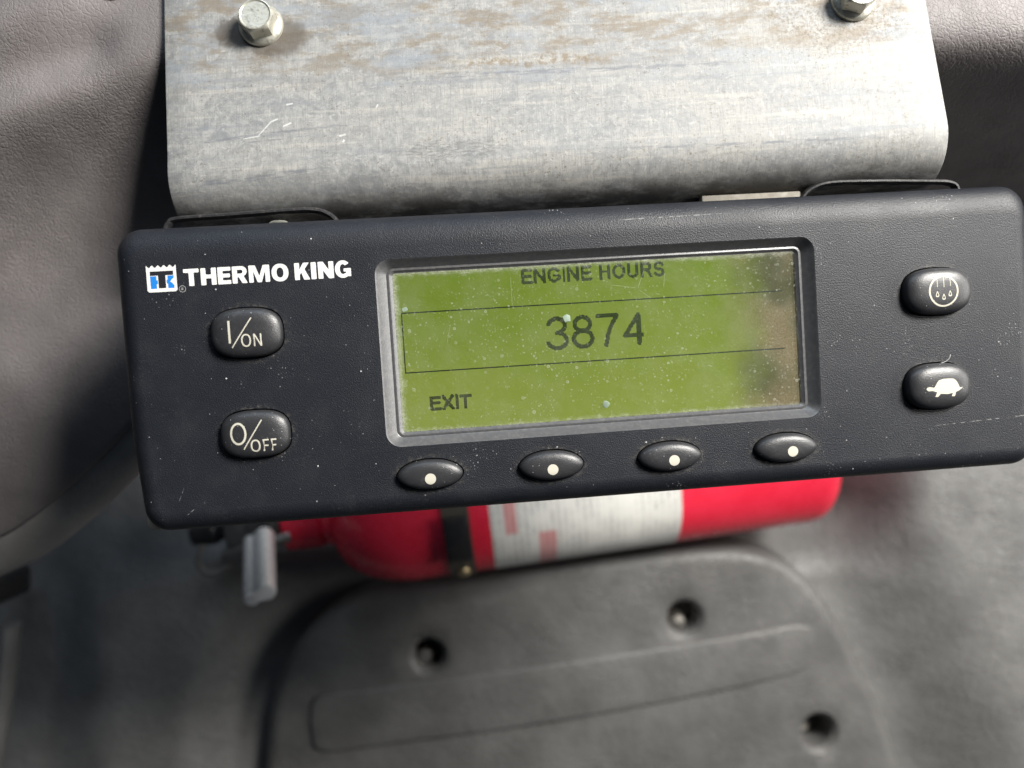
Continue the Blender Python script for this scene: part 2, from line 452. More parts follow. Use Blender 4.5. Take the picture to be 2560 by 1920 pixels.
class MB:
    def __init__(self): self.v = []; self.f = []

    def add(self, verts, faces):
        b = len(self.v); self.v += verts; self.f += [tuple(b + i for i in f) for f in faces]

    def rings(self, rings, cap0=False, cap1=False, closed=True):
        b = len(self.v); n = len(rings[0])
        for r in rings: self.v += r
        for k in range(len(rings) - 1):
            for i in range(n if closed else n - 1):
                j = (i + 1) % n
                self.f.append((b + k * n + i, b + k * n + j, b + (k + 1) * n + j, b + (k + 1) * n + i))
        if cap0: self.f.append(tuple(b + i for i in range(n)))
        if cap1: self.f.append(tuple(b + (len(rings) - 1) * n + i for i in range(n)))

    def lathe(self, prof, axis='x', n=48):          # prof: (along, radius)
        rs = []
        for a, r in prof:
            ring = []
            for i in range(n):
                t = 2 * math.pi * i / n; c, s = r * math.cos(t), r * math.sin(t)
                ring.append((a, c, s) if axis == 'x' else ((c, a, s) if axis == 'y' else (c, s, a)))
            rs.append(ring)
        self.rings(rs, True, True)

    def box(self, x0, x1, y0, y1, z0, z1):
        self.add([(x, y, z) for z in (z0, z1) for y in (y0, y1) for x in (x0, x1)],
                 [(0, 2, 3, 1), (4, 5, 7, 6), (0, 1, 5, 4), (2, 6, 7, 3), (0, 4, 6, 2), (1, 3, 7, 5)])

    def tube(self, path, r, n=10, flat=1.0):
        rs = []
        for i, p in enumerate(path):
            p = Vector(p); a = Vector(path[max(0, i - 1)]); b = Vector(path[min(len(path) - 1, i + 1)])
            t = (b - a).normalized(); u = t.cross(Vector((0, 0, 1)))
            if u.length < 1e-4: u = Vector((1, 0, 0))
            u.normalize(); w_ = t.cross(u).normalized()
            rs.append([tuple(p + u * (r * math.cos(2 * math.pi * k / n)) + w_ * (r * flat * math.sin(2 * math.pi * k / n))) for k in range(n)])
        self.rings(rs, True, True)

    def make(self, name, mat, parent=None, mw=None, angle=35, bevel=0.0, seg=2):
        me = mesh(name, self.v, self.f)
        if bevel:
            bm = bmesh.new(); bm.from_mesh(me)
            ed = [e for e in bm.edges if len(e.link_faces) == 2 and e.calc_face_angle() > math.radians(30)]
            bmesh.ops.bevel(bm, geom=ed, offset=bevel * CM, segments=seg, affect='EDGES', profile=0.5, clamp_overlap=True)
            bm.to_mesh(me); bm.free()
        return link(name, me, mat, parent, mw, angle=angle)


def flat_obj(name, vs, fs, zf, mat, parent, cuts=0, mw=None):
    """thin print following the height function zf(x,y) in cm"""
    me = bpy.data.meshes.new(name)
    me.from_pydata([(x, y, 0) for x, y in vs], [], fs)
    bm = bmesh.new(); bm.from_mesh(me)
    bmesh.ops.triangulate(bm, faces=bm.faces)
    if cuts: bmesh.ops.subdivide_edges(bm, edges=bm.edges, cuts=cuts, use_grid_fill=True)
    for v in bm.verts:
        z = zf(v.co.x, v.co.y) if callable(zf) else zf
        v.co = Vector((v.co.x * CM, v.co.y * CM, z * CM))
    for f in bm.faces:
        f.normal_update()
        if f.normal.z < 0: f.normal_flip()
    bm.to_mesh(me); bm.free()
    return link(name, me, mat, parent, mw, smooth=False)


def px(u, v, d):
    return Vector(((u - CX) / FPX * d, -(v - CY) / FPX * d, -d))


def frame(R, T):                                    # cm camera-space frame -> world matrix in metres
    m = Matrix(R).to_4x4(); m.translation = Vector(T) * CM
    return CAMW @ m


# ------------------------------------------------------------------ floor moulding behind everything
PAD_PX = [(640, 2050), (655, 1900), (668, 1780), (700, 1670), (760, 1580), (850, 1510), (970, 1468), (1100, 1446), (1300, 1420), (1500, 1393),
          (1680, 1372), (1800, 1366), (1900, 1378), (1980, 1412), (2050, 1480), (2110, 1570), (2165, 1680), (2215, 1790), (2258, 1920), (2290, 2050)]
DP = 43.0
pad_xy = [tuple(px(u, v, DP)[:2]) for u, v in PAD_PX]


def catmull(P, n=5):
    out = []
    for i in range(len(P) - 1):
        p0 = P[max(0, i - 1)]; p1 = P[i]; p2 = P[i + 1]; p3 = P[min(len(P) - 1, i + 2)]
        for k in range(n):
            t = k / n
            out.append(tuple(0.5 * (2 * b + (c - a) * t + (2 * a - 5 * b + 4 * c - d) * t * t + (3 * b - a - 3 * c + d) * t ** 3) for a, b, c, d in zip(p0, p1, p2, p3)))
    out.append(tuple(P[-1])); return out


pad_top = catmull(pad_xy, 4)
pad_out = pad_top + [(pad_top[-1][0] + 1, -31.0), (pad_top[0][0] - 0.5, -31.0)]


def seg_dist(p, a, b):
    ax, ay = a; bx, by = b; dx, dy = bx - ax, by - ay
    t = max(0, min(1, ((p[0] - ax) * dx + (p[1] - ay) * dy) / (dx * dx + dy * dy + 1e-12)))
    return math.hypot(p[0] - ax - t * dx, p[1] - ay - t * dy)


def sstep(a, b, x):
    t = max(0.0, min(1.0, (x - a) / (b - a))); return t * t * (3 - 2 * t)


def floor_depth(x, y):
    d = min(seg_dist((x, y), pad_out[i], pad_out[i + 1]) for i in range(len(pad_out) - 3))
    if inside((x, y), pad_out): d = -d
    z = 45.4 - 2.6 * sstep(0.1, 5.0 if x < 0 else 7.5, d)         # recess around the cover
    if x > 10: z -= 0.9 * sstep(4, 16, d) * sstep(10, 18, x)
    if x < -20: z += 1.2 * sstep(22.5, 27, -x)
    z += 4.5 * sstep(-11.5, -6.5, y) * sstep(-21, -12, x) * (1 - sstep(18, 23.5, x))     # well in which the extinguisher lies
    z += 0.25 * noise.noise((x * 0.12, y * 0.12, 3.1))
    return z


NX, NY = 210, 150
verts = []; faces = []
for j in range(NY + 1):
    for i in range(NX + 1):
        x = -56 + 112 * i / NX; y = -45 + 71 * j / NY
        verts.append((x, y, -floor_depth(x, y)))
for j in range(NY):
    for i in range(NX):
        a = j * (NX + 1) + i; faces.append((a, a + 1, a + NX + 2, a + NX + 1))
fl = link('floor', mesh('floor', verts, faces), M['floor'], None, CAMW, angle=80)
tag(fl, 'dark grey grained moulded cab floor around the cover plate', kind='structure')

# left sill: pale edge trim and dark slot at the frame's left border
sill = empty('sill_trim', frame(((1, 0, 0), (0, 1, 0), (0, 0, 1)), px(20, 1900, 41)))
tag(sill, 'narrow dull grey trim strip at lower left edge of the floor', 'trim')
mb = MB()
path = [px(u, v, 40.5) - px(20, 1900, 41) for u, v in ((-60, 2080), (-18, 1900), (6, 1760), (20, 1640), (26, 1560))]
path = catmull([tuple(p) for p in path], 5)
mb.tube(path, 0.42, 10, 1.6)
mb.make('strip', M['floor'], sill)
mb = MB(); mb.rings([[tuple(Vector((c[0], c[1], z)) + px(-28, 1478, 40) - px(20, 1900, 41)) for c in rrect(-0.85, 0.65, -0.75, 0.8, 0.3, 4)] for z in (-2.5, 0.0, 0.15)], True, True)
mb.make('end_cap', M['clip'], sill, bevel=0.08)

# ------------------------------------------------------------------ cover plate
cov = empty('cover_plate', frame(((1, 0, 0), (0, 1, 0), (0, 0, 1)), (0, 0, -DP)))
tag(cov, 'dark grey moulded cover plate with sunken bolt holes below the extinguisher', 'cover')
holes = [(px(1072, 1635, DP), 1.16), (px(1706, 1540, DP), 1.20), (px(2046, 1830, DP), 1.22)]
hl = [superell(h.x, h.y, r, r, 2, 28) for h, r in holes]
cx0 = sum(p[0] for p in pad_out) / len(pad_out); cy0 = -20.0


def inset(poly, d):
    n = len(poly); out = []
    area_ = sum(poly[i][0] * poly[(i + 1) % n][1] - poly[(i + 1) % n][0] * poly[i][1] for i in range(n))
    sg = 1 if area_ > 0 else -1
    for i in range(n):
        a = Vector(poly[i - 1]); b = Vector(poly[i]); c = Vector(poly[(i + 1) % n])
        t = (c - a).normalized(); out.append((b.x - t.y * d * sg, b.y + t.x * d * sg))
    return out


mb = MB()
ins = inset(pad_out, 0.75)
crown = lambda x, y: 0.9 * (1 - ((x - cx0) / 19) ** 2) - 0.4
rad_ = 0.75
rg = []
for k in range(6):
    a = math.pi / 2 * k / 5
    q = inset(pad_out, rad_ * (1 - math.cos(a)))
    rg.append([(x, y, crown(x, y) - rad_ * (1 - math.sin(a))) for x, y in q])
base = [(x, y, -2.8) for x, y in inset(pad_out, -0.15)]
mb.rings([base] + rg)
random.seed(4)
extra = [(x + random.uniform(-.3, .3), y + random.uniform(-.3, .3)) for x in range(-14, 24, 1) for y in range(-30, -9, 1)]
extra = [p for p in extra if inside(p, ins) and not any(math.hypot(p[0] - h.x, p[1] - h.y) < r + 0.3 for h, r in holes)]
fv, ff = fill(ins, hl, extra)
mb.add([(x, y, crown(x, y)) for x, y in fv], ff)
for (h, r), loop in zip(holes, hl):
    rr = [[(h.x + (x - h.x) * s, h.y + (y - h.y) * s, crown(x, y) - dz) for x, y in loop] for s, dz in ((1, 0), (0.96, 0.03), (0.80, 0.26), (0.74, 0.34), (0.72, 0.5), (0.70, 2.3))]
    mb.rings(rr, False, True)
mb.make('plate', M['pad'], cov, angle=50)
for i, ((h, r), bm_) in enumerate(zip(holes, (M['steel'], M['steel'], M['steel']))):
    mb = MB()
    zz = crown(h.x, h.y) - (2.2 if i else 2.25)
    hh = 1.9 if i == 1 else (1.5 if i == 0 else 0.5)
    c = (h.x - 0.26, h.y - 0.3)
    mb.rings([[(c[0] + x, c[1] + y, zz + z) for x, y in superell(0, 0, rr_, rr_, 2, 20)] for rr_, z in ((0.42, -0.1), (0.42, hh - 0.12), (0.34, hh), (0.05, hh + 0.05))], True, True)
    mb.make('bolt', bm_, cov)
# raised rib on the plate
rib_px = [(800, 1742), (1000, 1712), (1300, 1668), (1600, 1622), (1850, 1585), (2010, 1566), (2045, 1600), (2040, 1672), (1900, 1710), (1600, 1766), (1300, 1818), (1000, 1862), (840, 1888), (795, 1888), (775, 1868), (768, 1800), (778, 1758)]
rib = [tuple(px(u, v, DP - 0.5)[:2]) for u, v in rib_px]
rib = catmull(rib + [rib[0]], 3)[:-1]
mb = MB()
xmax = max(p[0] for p in rib); xmin = min(p[0] for p in rib)
rh = lambda x: 0.32 * (1 - 0.8 * sstep(xmax - 4, xmax, x))
rings_ = [[(x, y, crown(x, y) - 0.2) for x, y in inset(rib, -0.02)]]
for k in range(5):
    a = math.pi / 2 * k / 4
    rings_.append([(x, y, crown(x, y) + rh(x) * math.sin(a) - 0.06) for x, y in inset(rib, 0.22 * (1 - math.cos(a)))])
mb.rings(rings_)
ri = inset(rib, 0.22)
ex = [(x * 1.0, y * 1.0) for x in range(-14, 24) for y in [-21.5, -20.5, -19.5, -18.5, -17.5, -16.5, -15.5, -14.5]]
ex = [p for p in ex if inside(p, inset(rib, 0.5))]
fv, ff = fill(ri, [], ex)
mb.add([(x, y, crown(x, y) + rh(x) - 0.06) for x, y in fv], ff)
mb.make('rib', M['pad'], cov, angle=60)

# ------------------------------------------------------------------ fire extinguisher
A = px(1020, 1253, 41.5); Bv = px(2030, 1112, 43.0)
ax = (Bv - A).normalized(); zc = Vector((0, 0, 1)); yc = zc.cross(ax).normalized(); zc = ax.cross(yc)
Rex = Matrix((ax, yc, zc)).transposed()
fx = frame(Rex, A)
ext = empty('fire_extinguisher', fx)
tag(ext, 'red fire extinguisher with white printed label lying behind the control panel', 'extinguisher')
Lb = (Bv - A).length; RR = 4.2
prof = [(-4.6, 1.55), (-4.3, 1.75)]
for k in range(13):
    a = math.pi / 2 * k / 12
    prof.append((0.2 - 4.3 * math.cos(a) * 0.96, 1.75 + (RR - 1.75) * math.sin(a)))
prof += [(Lb - 1.3, RR)]
for k in range(7):
    a = math.pi / 2 * k / 6
    prof.append((Lb - 1.3 + 1.3 * math.sin(a), RR - 1.3 * (1 - math.cos(a)) * 0.9))
prof += [(Lb - 0.2, RR - 1.6)]
mb = MB(); mb.lathe(prof, 'x', 72); mb.make('cylinder', M['red'], ext, angle=60)
mb = MB(); mb.lathe([(-6.6, 1.5), (-6.5, 1.72), (-4.7, 1.74), (-4.55, 1.6)], 'x', 40); mb.make('neck_collar', M['red'], ext, angle=40)
# label patch
def arc_patch(x0, x1, r, a0, a1, th, n=24):
    m_ = MB(); rows = []
    for rr_ in (r, r + th):
        pass
    prof_ = [(x0, r - 0.02), (x0, r + th), (x1, r + th), (x1, r - 0.02)]
    rs = []
    for i in range(n + 1):
        t = math.radians(a0 + (a1 - a0) * i / n)
        rs.append([(x, rr_ * math.cos(t), rr_ * math.sin(t)) for x, rr_ in prof_])
    m_.rings(rs, True, True)
    return m_
# angle 0 = +y (up in picture), 90 = +z (to camera), 180 = -y
arc_patch(4.25, 14.0, RR, 20, 192, 0.02).make('label', M['label'], ext, angle=60)
# valve head with grey body, pin loop, and bright lever
mb = MB(); mb.lathe([(-8.6, 1.0), (-8.5, 1.15), (-7.6, 1.2), (-7.4, 1.45), (-6.7, 1.5), (-6.55, 1.3)], 'x', 6 * 4)
mb.box(-9.6, -7.8, -1.9, 1.2, -0.8, 1.1)
mb.make('valve_body', M['valve'], ext, bevel=0.12, angle=40)
mb = MB(); mb.tube(catmull([(-10.9, -0.7, 0.6), (-11.2, -1.4, 0.8), (-10.9, -2.1, 0.8), (-10.2, -2.2, 0.8), (-9.6, -1.9, 0.7), (-9.3, -1.4, 0.5)], 6), 0.16, 8)
mb.make('pull_pin_ring', M['valve'], ext)
mb = MB(); mb.lathe([(-11.6, 0.55), (-11.5, 0.8), (-10.3, 0.85), (-10.1, 0.7), (-9.4, 0.5)], 'x', 24); mb.make('pressure_gauge', M['clip'], ext)
LV = fx.inverted() @ CAMW
def levp(u, v, d): return tuple((LV @ (px(u, v, d) * CM)) / CM)
mb = MB()
p0 = Vector(levp(648, 1345, 38.0)); p1 = Vector(levp(649, 1490, 34.6))
t_ = (p1 - p0).normalized(); u_ = t_.cross(Vector((0, 0, 1))).normalized(); w2 = t_.cross(u_)
if u_.dot(Vector((1, 0, 0))) < 0: u_ = -u_
L_ = (p1 - p0).length; rs = []
sec = []                                            # folded lever: two rounded ribs with a groove between them
for c_, r_, a0_, a1_ in ((0.30, 0.46, -125, 125), (-0.42, 0.36, 55, 305)):
    sec += [(c_ + r_ * math.cos(math.radians(a0_ + (a1_ - a0_) * i / 12)), r_ * 1.15 * math.sin(math.radians(a0_ + (a1_ - a0_) * i / 12))) for i in range(13)]
for s_, k_ in ((0, 1), (L_ - 0.16, 1), (L_ - 0.05, 0.95), (L_, 0.84)):
    q = p0 + t_ * s_
    rs.append([tuple(q + u_ * (x * k_) + w2 * (y * k_)) for x, y in sec])
mb.rings(rs, True, True)
mb.make('lever', M['chrome'], ext)
mb = MB(); mb.tube([levp(560, 1392, 39.6), levp(610, 1375, 39.4), levp(690, 1352, 39.4), levp(726, 1340, 39.6)], 0.3, 10); mb.make('lever_pivot', M['valve'], ext)

strap = empty('retaining_strap', fx)
tag(strap, 'dark metal strap with brass rivet clamped round the red extinguisher', 'strap')
arc_patch(1.9, 3.25, RR + 0.02, -60, 215, 0.12).make('band', M['strap'], strap, angle=60)
mb = MB(); mb.lathe([(0, 0.34), (0.12, 0.34), (0.22, 0.24), (0.27, 0.05)], 'z', 20)
t_ = math.radians(148)
mw = Matrix.Translation(Vector((2.6, (RR + .13) * math.cos(t_), (RR + .13) * math.sin(t_))) * CM) @ Matrix.Rotation(math.radians(90 - 148) * -1, 4, 'X')
mb.make('rivet', M['brass'], strap, mw)
arc_patch(1.9, 3.2, RR + 0.15, 96, 128, 0.35, 8).make('buckle', M['clip'], strap, bevel=0.08)

# ------------------------------------------------------------------ dashboard lobe behind the bracket
def brk_depth(y): return 19.6 + math.tan(math.radians(8)) * (y - 6.1)


def crease_y(x):
    if x < 0: return 7.15 + (x + 13.6) * 0.31 if x < -9 else 8.55
    return 8.9


def low_y(x):
    for a, b in zip(LOW[:-1], LOW[1:]):
        if a[0] <= x <= b[0]: return a[1] + (b[1] - a[1]) * (x - a[0]) / (b[0] - a[0] + 1e-9)
    return LOW[-1][1]


def dash_depth(x, y):
    yc_ = crease_y(x); wd = 0.30
    s = (yc_ - y) / wd
    rec = wd * (math.log1p(math.exp(s)) if s < 30 else s)
    k = 0.34 + 1.9 * sstep(6.5, 10.5, x)
    d = brk_depth(y) + 0.28 + k * rec + 2.3 * (1 - math.exp(-rec / 1.3))
    d += 0.055 * max(0.0, rec - 6.0) ** 2 * sstep(2, 6, -x)
    if x > 6: d = min(d, 27.5)
    # soft hollow above the crease
    d += 0.42 * math.exp(-((y - yc_ - 1.15) / 0.75) ** 2) * sstep(10.2, 11.6, -x)
    d -= 0.35 * math.exp(-((y - yc_ - 2.7) / 0.9) ** 2) * sstep(10.2, 12, -x)
    d += 0.7 * sstep(-12, -24, x) if False else 0.02 * max(0, -x - 12) ** 1.5
    return d


LOW_PX = [(-900, 1790), (-500, 1640), (-250, 1545), (0, 1437), (104, 1382), (220, 1290), (335, 1175), (430, 1050), (520, 930), (680, 820), (1000, 760), (1700, 750), (2300, 740), (2700, 730), (3400, 720)]
LOW = []
for u_, v_ in LOW_PX:
    d_ = 25.0
    for _ in range(12):
        p_ = px(u_, v_, d_); d_ = 0.5 * d_ + 0.5 * min(dash_depth(p_.x, p_.y), 32)
    LOW.append((p_.x, p_.y))
LOW = catmull(LOW, 6)


dsh = empty('dashboard', CAMW)
tag(dsh, 'grey brown grained vinyl dashboard behind the aluminium bracket', 'dashboard')
XS = [-26 + 52 * i / 200 for i in range(201)]
GAP = 1.30
TV = [i / 90 for i in range(91)]
cols_main = []; cols_lip = []
for x in XS:
    yl = low_y(x); yb = yl + GAP; yt = 13.0
    col = [(x, yt + (yb - yt) * t, 0) for t in TV]
    col = [(a, b, -dash_depth(a, b)) for a, b, _ in col]
    ex_, ey_, ez_ = col[-1]
    col += [(ex_, ey_ - 0.05, ez_ - 0.06), (ex_, ey_ - 0.06, ez_ - 0.4)]
    cols_main.append(col)
    lp = []
    for k in range(13):
        t = k / 12; yy = yb - 0.07 - (GAP - 0.07) * t
        dd = dash_depth(x, yy) + 0.04 + 0.35 * (1 - math.sqrt(max(0, 1 - (2 * t - 1) ** 2 * 0.9))) * (1.5 if t > 0.5 else 0.35)
        lp.append((x, yy, -dd))
    a_, b_, c_ = lp[-1]; a0_, b0_, c0_ = lp[0]
    lp = [(a0_, b0_ + 0.03, c0_ - 0.4)] + lp + [(a_, b_ - 0.02, c_ - 0.3), (a_, b_ + 0.3, c_ - 0.9), (a_, b_ + 2.5, c_ - 1.6)]
    cols_lip.append(lp)


def sheet(cols):
    n = len(cols[0]); v = [p for c in cols for p in c]
    f = [(i * n + j, i * n + j + 1, (i + 1) * n + j + 1, (i + 1) * n + j) for i in range(len(cols) - 1) for j in range(n - 1)]
    return v, f


v, f = sheet(cols_main); link('skin', mesh('skin', v, f), M['dash'], dsh, angle=50)
v, f = sheet(cols_lip); link('edge_lip', mesh('edge_lip', v, f), M['lip'], dsh, angle=70)
mb = MB(); cc_ = px(175, -29, 20.4)
mb.rings([[(cc_.x + x, cc_.y + y, -dash_depth(cc_.x + x, cc_.y + y) + z) for x, y in rrect(-2.0, 1.4, -0.28, 0.5, 0.25, 6)] for z in (-0.4, 0.10)], True, True)
mb.make('vent_slot', M['darkhole'], dsh, angle=40)  # solid black slab, its colour stands in for shade inside the slot

# ------------------------------------------------------------------ aluminium bracket
ty = math.radians(8)
Rz = Matrix.Rotation(math.radians(3.5), 3, 'Z'); Rt = Matrix.Rotation(-ty, 3, 'X')
Rb = Rz @ Rt
Ob = px(1390, 362, 19.6)
brk = empty('mounting_bracket', frame(Rb, Ob))
tag(brk, 'weathered aluminium sheet bracket with rounded bend bolted to the dashboard', 'bracket')


def to_brk(u, v, z=0.0):
    d = Vector(((u - CX) / FPX, -(v - CY) / FPX, -1)); n = Rb.col[2]; o = Ob + n * z
    t = o.dot(n) / d.dot(n); return Rb.transposed() @ (d * t - Ob)


eL = [to_brk(u, v) for u, v in ((404, -250), (409, 0), (412, 200), (417, 390))]
eR = [to_brk(u, v) for u, v in ((2268, -250), (2316, 0), (2346, 170), (2376, 330))]


def lerp_edge(E, y):
    E = sorted(E, key=lambda p: p.y)
    if y <= E[0].y: return E[0].x
    for a, b in zip(E[:-1], E[1:]):
        if y <= b.y: return a.x + (b.x - a.x) * (y - a.y) / (b.y - a.y)
    return E[-1].x


TH, RB = 0.2, 1.25
prof = [(5.6 - 5.6 * i / 14, 0.0, 0.0, 1.0) for i in range(15)]        # y, z, normal y, normal z
for k in range(1, 15):
    a = math.radians(104) * k / 14
    prof.append((-RB * math.sin(a), -RB * (1 - math.cos(a)), -math.sin(a), math.cos(a)))
y_, z_, ny_, nz_ = prof[-1]
for k in range(1, 4): prof.append((y_ + ny_ * 0 - nz_ * -0 + 0.24 * 0.6 * k, z_ - 0.97 * 0.6 * k, ny_, nz_))
outer = []; inner = []
NXB = 24
random.seed(2)
for (y, z, ny, nz) in prof:
    xl = lerp_edge(eL, max(y, -0.05)); xr = lerp_edge(eR, max(y, -0.05))
    cut = 0.0
    ro = []; ri_ = []
    for i in range(NXB + 1):
        t = i / NXB; x = xl + (xr - xl) * t
        wob = 0.012 * noise.noise((x * 0.6, y * 0.6, 1.7))
        ro.append((x, y + ny * wob, z + nz * wob)); ri_.append((x, y - ny * TH, z - nz * TH))
    outer.append(ro); inner.append(ri_)
mb = MB(); n1 = NXB + 1; np_ = len(prof)
mb.v = [p for r in outer for p in r] + [p for r in inner for p in r]
off = n1 * np_
for j in range(np_ - 1):
    for i in range(NXB):
        a = j * n1 + i
        mb.f.append((a, a + n1, a + n1 + 1, a + 1)); mb.f.append((off + a, off + a + 1, off + a + n1 + 1, off + a + n1))
    a = j * n1; mb.f.append((a, off + a, off + a + n1, a + n1)); a = j * n1 + NXB; mb.f.append((a, a + n1, off + a + n1, off + a))
for i in range(NXB):
    mb.f.append((i, i + 1, off + i + 1, off + i)); a = (np_ - 1) * n1 + i; mb.f.append((a, off + a, off + a + 1, a + 1))
mb.make('sheet', M['alu'], brk, angle=40, bevel=0.05)


def hex_bolt(u, v, ang):
    p = to_brk(u, v)
    mw = Matrix.Translation(Vector((p.x, p.y, 0.0)) * CM) @ Matrix.Rotation(math.radians(ang), 4, 'Z')
    head = bpy.data.objects.new('flange_bolt', None)
    mb = MB()
    mb.lathe([(-0.05, 0.58), (0.07, 0.585), (0.12, 0.555), (0.17, 0.47), (0.2, 0.40)], 'z', 48)
    fl_ = mb.make('bolt_flange', M['bolt'], brk, mw, angle=40)
    mb = MB()
    hx = [(0.5 * math.cos(math.radians(60 * k)), 0.5 * math.sin(math.radians(60 * k))) for k in range(6)]
    n = 48
    def hexpt(i, r):
        a = 2 * math.pi * i / n; k = (a % (math.pi / 3)) - math.pi / 6
        rad = 0.5 * math.cos(math.pi / 6) / math.cos(k); return min(rad, r)
    rs = []
    for z, r in ((0.1, 9), (0.44, 0.5), (0.50, 0.455), (0.535, 0.425), (0.54, 0.40), (0.515, 0.365), (0.51, 0.05)):
        rs.append([(hexpt(i, r) * math.cos(2 * math.pi * i / n), hexpt(i, r) * math.sin(2 * math.pi * i / n), z) for i in range(n)])
    mb.rings(rs, True, True)
    mb.make('bolt_head', M['bolt'], fl_, angle=28)
    bpy.data.objects.remove(head)


hex_bolt(654, 66, 12); hex_bolt(2131, 3, 40)

# ------------------------------------------------------------------ control panel (local frame: x right, y up, z out of the face, cm)
RP = Matrix(((0.99495365, -0.0640698, 0.07721589), (0.06694954, 0.99713175, -0.03529915), (-0.0747328, 0.04029059, 0.99638932)))
TP = Vector((1.6, 0.9, -19.0))
cp = empty('control_panel', frame(RP, TP))
tag(cp, 'black plastic refrigeration control panel with green display reading engine hours 3874', 'control panel')

X0, X1, Y0, Y1 = -11.02, 12.22, -3.86, 3.56
FR = 0.5


def outline(ins):
    pts = rrect(X0 + ins, X1 - ins, Y0 + ins, Y1 - ins * 1.55, max(0.12, 0.62 - ins), 10)
    # subdivide the long sides and taper the lower left
    out = []
    for i in range(len(pts)):
        a = pts[i]; b = pts[(i + 1) % len(pts)]; L = math.hypot(b[0] - a[0], b[1] - a[1]); k = max(1, int(L / 0.8))
        for j in range(k): out.append((a[0] + (b[0] - a[0]) * j / k, a[1] + (b[1] - a[1]) * j / k))
    res = []
    for x, y in out:
        if x < -9: x += 0.16 * sstep(-1.0, -3.6, y) * sstep(-9, -10.8, x) if False else 0.16 * sstep(1.0, 3.7, -y) * sstep(9, 10.8, -x)
        res.append((x, y))
    return res


LX0, LX1, LY0, LY1 = -4.84, 6.28, -2.16, 2.46
lcd_open = rrect(LX0, LX1, LY0, LY1, 0.38, 8)
BTN = [(-7.97, 0.87, 0.84, 0.595, 2.75), (-7.95, -1.58, 0.82, 0.575, 2.75), (9.44, 0.86, 0.89, 0.60, 2.6), (9.35, -1.58, 0.85, 0.59, 2.6)]
KEY = [(-3.83, -2.88), (-0.81, -2.88), (2.21, -2.88), (5.24, -2.88)]


def key_outline(cx, cy, s=0.0):
    a, b = 0.81 + s, 0.365 + s
    out = []
    for i in range(56):
        t = 2 * math.pi * i / 56
        x = math.cos(t); y = math.sin(t) * (1 - 0.0 * x * x)
        yy = math.copysign(abs(y) ** 1.12, y); xx = math.copysign(abs(x) ** 0.93, x)
        out.append((cx + a * xx, cy + b * yy))
    return out


bh = [superell(x, y, a + 0.035, b + 0.035, n, 56) for x, y, a, b, n in BTN]
kh = [key_outline(x, y, 0.035) for x, y in KEY]
mb = MB()
rg = []
for k in range(19):
    a = math.pi / 2 * k / 18
    rg.append([(x, y, -FR * (1 - math.sin(a))) for x, y in outline(FR * (1 - math.cos(a)))])
mb.rings([[(x, y, -2.6) for x, y in outline(0.06)]] + [[(x, y, -1.3) for x, y in outline(0.0)]] + rg, True, False)
inner_o = outline(FR)
ex = [(x * 0.8 - 10, y * 0.8 - 3.2) for x in range(0, 28) for y in range(0, 9)]
ex = [p for p in ex if inside(p, inset(inner_o, 0.2)) and not any(inside(p, inset(h, -0.15)) for h in bh + kh + [lcd_open])]
fv, ff = fill(inner_o, [lcd_open] + bh + kh, ex)
mb.add([(x, y, 0) for x, y in fv], ff)
for h in bh + kh:
    mb.rings([[(x, y, 0) for x, y in h], [(x, y, -0.03) for x, y in inset(h, 0.015)], [(x, y, -0.6) for x, y in inset(h, 0.015)]], False, True)
hs = mb.make('housing', M['housing'], cp, angle=30)
bm = bmesh.new(); bm.from_mesh(hs.data)             # keep the flat front flat where it meets the rolled edge
for e in bm.edges:
    if len(e.link_faces) == 2 and sorted(f.normal.z > 0.99999 for f in e.link_faces) == [False, True]: e.smooth = False
bm.to_mesh(hs.data); bm.free()

# display bezel: sloped frame sunk into the housing, then a ledge for the lens
mb = MB()
steps = [(-0.0, 0.0), (0.015, -0.012), (0.05, -0.05), (0.22, -0.23), (0.25, -0.25), (0.285, -0.235), (0.32, -0.235), (0.345, -0.26), (0.40, -0.30), (0.40, -0.5)]
mb.rings([[(x, y, z) for x, y in rrect(LX0 + i, LX1 - i, LY0 + i * 0.82, LY1 - i * 0.82, max(0.08, 0.38 - i * 0.75), 8)] for i, z in steps])
mb.make('display_bezel', M['bezel'], cp, angle=40)
# lcd
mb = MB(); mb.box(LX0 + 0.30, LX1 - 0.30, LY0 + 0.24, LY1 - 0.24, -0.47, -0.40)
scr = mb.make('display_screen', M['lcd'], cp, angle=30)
tag(scr, 'green backlit display, brown mottling along its right side')
mb = MB(); mb.box(LX0 + 0.36, LX1 - 0.36, LY0 + 0.31, LY1 - 0.31, -0.335, -0.295)
mb.make('display_lens', M['lens'], cp, angle=30)
ZI = -0.397


def rect(x0, y0, x1, y1): return [(x0, y0), (x1, y0), (x1, y1), (x0, y1)]


def arcp(cx, cy, rx, ry, a0, a1, n=14):
    return [(cx + rx * math.cos(math.radians(a0 + (a1 - a0) * i / n)), cy + ry * math.sin(math.radians(a0 + (a1 - a0) * i / n))) for i in range(n + 1)]


